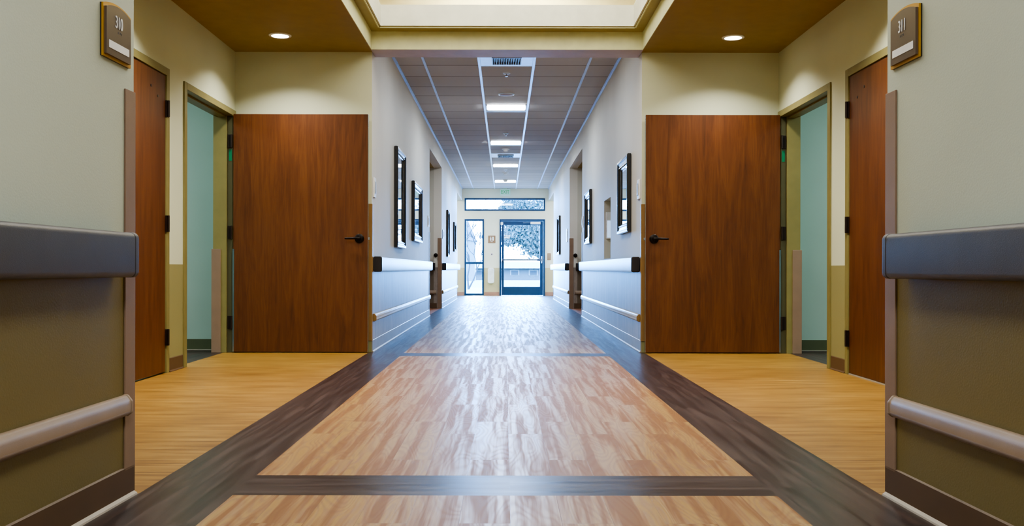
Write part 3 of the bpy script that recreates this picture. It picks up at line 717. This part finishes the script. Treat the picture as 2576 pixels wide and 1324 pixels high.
# restroom sign on the end wall
rs = thing('restroom_sign', 'square tan restroom sign with white figures between window and exit door', 'sign', (-.38, YE, 1.585))
obj('sign_panel', lambda bm: box(bm, -.103, .103, -.012, 0, -.105, .105), 'sign_tan', rs, bevel=.006)
def f(bm):
    y0, y1 = -.012, -.0145
    extr(bm, circ(-.030, .062, .012, 16), y0, y1, 'y')                                        # figure
    extr(bm, [(-.045, -.045), (-.036, -.045), (-.030, -.01), (-.022, -.045), (-.013, -.045), (-.018, .0), (.0, .012), (-.004, .020), (-.020, .014), (-.022, .046), (-.038, .046), (-.058, .0), (-.05, -.004), (-.040, .02)], y0, y1, 'y')
    box(bm, .014, .056, y1, y0, -.035, .07)
    box(bm, -.03, .03, y1, y0, -.075, -.062)
obj('pictogram', f, 'white', rs)
ps = thing('wall_sign', 'small brown sign on the end wall right of the exit door', 'sign', (1.235, YE, 1.10))
obj('sign_panel', lambda bm: box(bm, -.05, .05, -.01, 0, -.095, .095), 'sign_tan', ps, bevel=.004)
def f(bm):
    for i in range(5): box(bm, -.032, .032-.008*(i % 2), -.012, -.01, .06-i*.026, .068-i*.026)
obj('text_lines', f, 'toe', ps)
bt = thing('push_button', 'tiny dark push button on the end wall below the restroom sign', 'button', (-.38, YE, 1.165))
obj('plate', lambda bm: box(bm, -.02, .02, -.008, .004, -.028, .028), 'soffit_grey', bt, bevel=.003)
obj('button', lambda bm: extr(bm, circ(0, 0, .012, 16), -.008, -.014, 'y'), 'rail_cap', bt)
hd = thing('wall_dispenser', 'white rounded wall dispenser low on the end wall left of the exit door', 'dispenser', (-.402, YE, .56))
def f(bm):
    w, h = .088, .22
    extr(bm, rr(-w, w, -h, h, .06, 8), 0, -.09, 'y')
obj('housing', f, 'white', hd, bevel=.015, smooth=True)
obj('cap', lambda bm: extr(bm, rr(-.06, .06, .12, .205, .04, 6), -.09, -.097, 'y'), 'white', hd)

# ------------------------------------------------------------------ outside
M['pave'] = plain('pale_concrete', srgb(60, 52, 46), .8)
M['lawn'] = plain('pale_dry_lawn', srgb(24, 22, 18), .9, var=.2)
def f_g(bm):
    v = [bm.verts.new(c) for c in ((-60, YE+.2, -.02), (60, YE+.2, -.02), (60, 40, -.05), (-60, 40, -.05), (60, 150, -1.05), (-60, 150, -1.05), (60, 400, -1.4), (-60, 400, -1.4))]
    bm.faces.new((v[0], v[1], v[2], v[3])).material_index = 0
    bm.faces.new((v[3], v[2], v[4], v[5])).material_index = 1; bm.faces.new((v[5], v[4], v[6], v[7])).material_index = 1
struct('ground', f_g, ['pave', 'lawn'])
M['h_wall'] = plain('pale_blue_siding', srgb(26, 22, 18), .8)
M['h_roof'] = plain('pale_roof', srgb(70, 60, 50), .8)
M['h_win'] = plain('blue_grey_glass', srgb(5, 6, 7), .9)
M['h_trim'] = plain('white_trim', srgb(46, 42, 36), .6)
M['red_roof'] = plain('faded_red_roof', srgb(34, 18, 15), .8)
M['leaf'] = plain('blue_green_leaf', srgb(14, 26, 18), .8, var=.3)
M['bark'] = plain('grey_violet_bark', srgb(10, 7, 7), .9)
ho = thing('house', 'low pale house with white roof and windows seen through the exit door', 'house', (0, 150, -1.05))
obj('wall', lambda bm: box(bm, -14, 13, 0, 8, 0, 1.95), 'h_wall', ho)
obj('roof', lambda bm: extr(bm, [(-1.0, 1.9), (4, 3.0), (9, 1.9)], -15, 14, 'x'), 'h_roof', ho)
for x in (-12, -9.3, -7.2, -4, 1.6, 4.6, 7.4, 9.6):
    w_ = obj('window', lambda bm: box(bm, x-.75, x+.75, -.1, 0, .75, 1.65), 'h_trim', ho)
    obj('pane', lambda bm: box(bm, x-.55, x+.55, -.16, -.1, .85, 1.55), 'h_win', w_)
tw = thing('tower', 'faint building with steep reddish roof seen through the narrow side window', 'building', (-4.0, 110, -.7))
obj('wall', lambda bm: box(bm, -.85, .5, 0, 3, 0, 4.9), 'h_trim', tw)
def f(bm):
    b = [bm.verts.new(c) for c in ((-1.0, -.2, 4.9), (.7, -.2, 4.7), (.7, 3.2, 4.7), (-1.0, 3.2, 4.9))]; a = bm.verts.new((-.4, 1.5, 7.3))
    for i in range(4): bm.faces.new((b[i], b[(i+1) % 4], a))
    bm.faces.new(b)
obj('roof', f, 'red_roof', tw)
def tree(name, label, loc, blobs, nleaf, lsize, trunk):
    t_ = thing(name, label, 'tree', loc, group='trees outside')
    obj('trunk', lambda bm: [tube(bm, p, a, b, 8) for p, a, b in trunk], 'bark', t_, smooth=True)
    def f(bm):
        for _ in range(nleaf):
            bx_, by_, bz_, r = random.choice(blobs)
            d = Vector((random.gauss(0, 1), random.gauss(0, 1), random.gauss(0, 1))).normalized()*r*min(1.25, abs(random.gauss(.7, .24)))
            p = Vector((bx_, by_, bz_))+d; a = Vector((random.gauss(0, 1), random.gauss(0, .4), random.gauss(0, 1))).normalized()*lsize*random.uniform(.5, 1.3)
            b = Vector((random.gauss(0, 1), random.gauss(0, .4), random.gauss(0, 1))).normalized()*lsize*random.uniform(.4, 1)
            v = [bm.verts.new(p+q) for q in (a, b, -a, -b)]
            bm.faces.new(v)
    obj('foliage', f, 'leaf', t_)
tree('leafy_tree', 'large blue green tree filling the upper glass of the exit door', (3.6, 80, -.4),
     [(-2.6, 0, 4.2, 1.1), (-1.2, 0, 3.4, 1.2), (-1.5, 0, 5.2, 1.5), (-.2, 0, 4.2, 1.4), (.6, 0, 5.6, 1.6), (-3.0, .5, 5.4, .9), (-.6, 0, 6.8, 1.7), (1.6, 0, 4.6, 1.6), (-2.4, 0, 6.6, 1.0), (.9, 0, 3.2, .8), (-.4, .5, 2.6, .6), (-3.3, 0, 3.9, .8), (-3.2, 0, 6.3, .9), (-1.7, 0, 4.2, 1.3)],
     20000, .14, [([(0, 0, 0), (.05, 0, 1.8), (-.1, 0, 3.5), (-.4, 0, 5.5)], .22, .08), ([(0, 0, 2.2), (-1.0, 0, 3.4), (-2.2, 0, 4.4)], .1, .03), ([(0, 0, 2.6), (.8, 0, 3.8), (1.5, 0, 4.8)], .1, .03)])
tr = []
def branch(p, d, L, r, depth):
    q = Vector(p)+Vector(d)*L; m = (Vector(p)+q)/2+Vector((random.uniform(-.1, .1), 0, random.uniform(-.05, .05)))*L
    tr.append(([tuple(p), tuple(m), tuple(q)], r, r*.6))
    if depth:
        for _ in range(3):
            e = (Vector(d)+Vector((random.uniform(-.75, .75), random.uniform(-.3, .3), random.uniform(-.25, .45)))).normalized()
            branch(q, e, L*.72, r*.6, depth-1)
branch((0, 0, 0), (.05, 0, 1), .95, .035, 4); branch((0, 0, 0), (.4, 0, .95), .8, .03, 4)
t_ = thing('bare_shrub', 'leafless branching shrub outside the narrow side window', 'shrub', (-1.40, 36, -.04))
obj('branches', lambda bm: [tube(bm, p, max(a*1.3, .013), max(b*1.3, .010), 5) for p, a, b in tr], 'bark', t_)

# ------------------------------------------------------------------ light
w = bpy.data.worlds.new('sky'); bpy.context.scene.world = w; w.use_nodes = True
nt = w.node_tree; bg = nt.nodes['Background']
tc = nt.nodes.new('ShaderNodeTexCoord'); sp = nt.nodes.new('ShaderNodeSeparateXYZ'); rp = nt.nodes.new('ShaderNodeValToRGB')
nt.links.new(tc.outputs['Generated'], sp.inputs[0]); nt.links.new(sp.outputs[2], rp.inputs[0]); nt.links.new(rp.outputs[0], bg.inputs[0])
rp.color_ramp.elements[0].position = 0; rp.color_ramp.elements[0].color = (.13, .44, 1, 1)
rp.color_ramp.elements[1].position = .6; rp.color_ramp.elements[1].color = (.12, .40, 1, 1)
bg.inputs[1].default_value = 190.0
def area(name, loc, rot, sx, sy, power, col, spread=PI):
    l = bpy.data.lights.new(name, 'AREA'); l.shape = 'RECTANGLE'; l.size = sx; l.size_y = sy; l.energy = power; l.color = col; l.spread = spread
    o = bpy.data.objects.new(name, l); C.objects.link(o); o.location = loc; o.rotation_euler = rot; return o
def portal(R):
    l = bpy.data.lights.new('window_portal', 'AREA'); l.shape = 'RECTANGLE'; l.size = R[1]-R[0]; l.size_y = R[3]-R[2]; l.cycles.is_portal = True
    o = bpy.data.objects.new('window_portal', l); C.objects.link(o); o.location = ((R[0]+R[1])/2, YE+.19, (R[2]+R[3])/2); o.rotation_euler = (-PI/2, 0, 0)
for R in (WT, WS, (-.037, .976, .25, 1.985)): portal(R)
area('tray_fill', (0, 5.7, 3.55), (0, 0, 0), 2.2, 4.6, 140, (1, .97, .88))  # added soft overhead light in the tray, no fixture of its own
area('front_fill', (0, .6, 2.6), (0, 0, 0), .6, 1.2, 56, (.96, .98, 1))  # added fill above the camera, unseen
area('rear_fill', (0, -2.2, 2.6), (0, 0, 0), .6, 1.2, 75, (.96, .98, 1))  # added fill behind the camera, unseen
for s in (-1, 1):
    area('downlight_and_fill', (s*1.897, 7.85, ZA-.03), (0, 0, 0), .15, .15, 16, (1, .97, .90), math.radians(125))
    area('downlight_and_fill', (s*1.897, 5.7, ZA-.03), (0, 0, 0), .15, .15, 30, (1, .97, .90), math.radians(125))  # added fill to brighten the closet doors, no downlight fitted here
    area('room_fill', (s*4.4, 7.3, 2.7), (0, 0, 0), 1.2, .8, 75, (.72, .96, 1))  # added unseen light to brighten the room past the doorway
    area('side_corridor_fill', (s*3.2, 25, 2.95), (0, 0, 0), 1.5, .6, 240, (.85, .93, 1))  # added unseen light to brighten the end wall
    area('cross_alcove_fill', (s*2.2, 16.3, 2.64), (0, 0, 0), .3, .3, 12, (.95, .96, 1))  # added unseen light for the cross alcove walls
for y, p in ((9.48, 20), (13.0, 16), (16.7, 16), (20.3, 20), (24.0, 30)):
    area('corridor_lamp', (0, y, ZC-.04), (0, 0, 0), .5, .34, p, (.84, .92, 1))
sun = bpy.data.lights.new('sun', 'SUN'); sun.energy = 12; sun.angle = .02; sun.color = (.8, .9, 1)
so = bpy.data.objects.new('sun', sun); C.objects.link(so); so.rotation_euler = (math.radians(50), 0, math.radians(20))

# ------------------------------------------------------------------ camera
cam = bpy.data.cameras.new('camera'); co = bpy.data.objects.new('camera', cam); C.objects.link(co)
cam.sensor_width = 36; cam.lens = 36*2358/2576; cam.shift_x = 18.8/2576; cam.shift_y = 15/2576
co.location = (-.019, 0, .75); co.rotation_euler = (PI/2, math.radians(-.1), 0); cam.clip_end = 600
sc = bpy.context.scene; sc.camera = co
sc.view_settings.view_transform = 'AgX'; sc.view_settings.look = 'AgX - Medium High Contrast'; sc.view_settings.exposure = .15
try:
    sc.cycles.use_denoising = True; sc.cycles.max_bounces = 10; sc.cycles.diffuse_bounces = 6
    sc.cycles.sample_clamp_indirect = 8
except Exception: pass
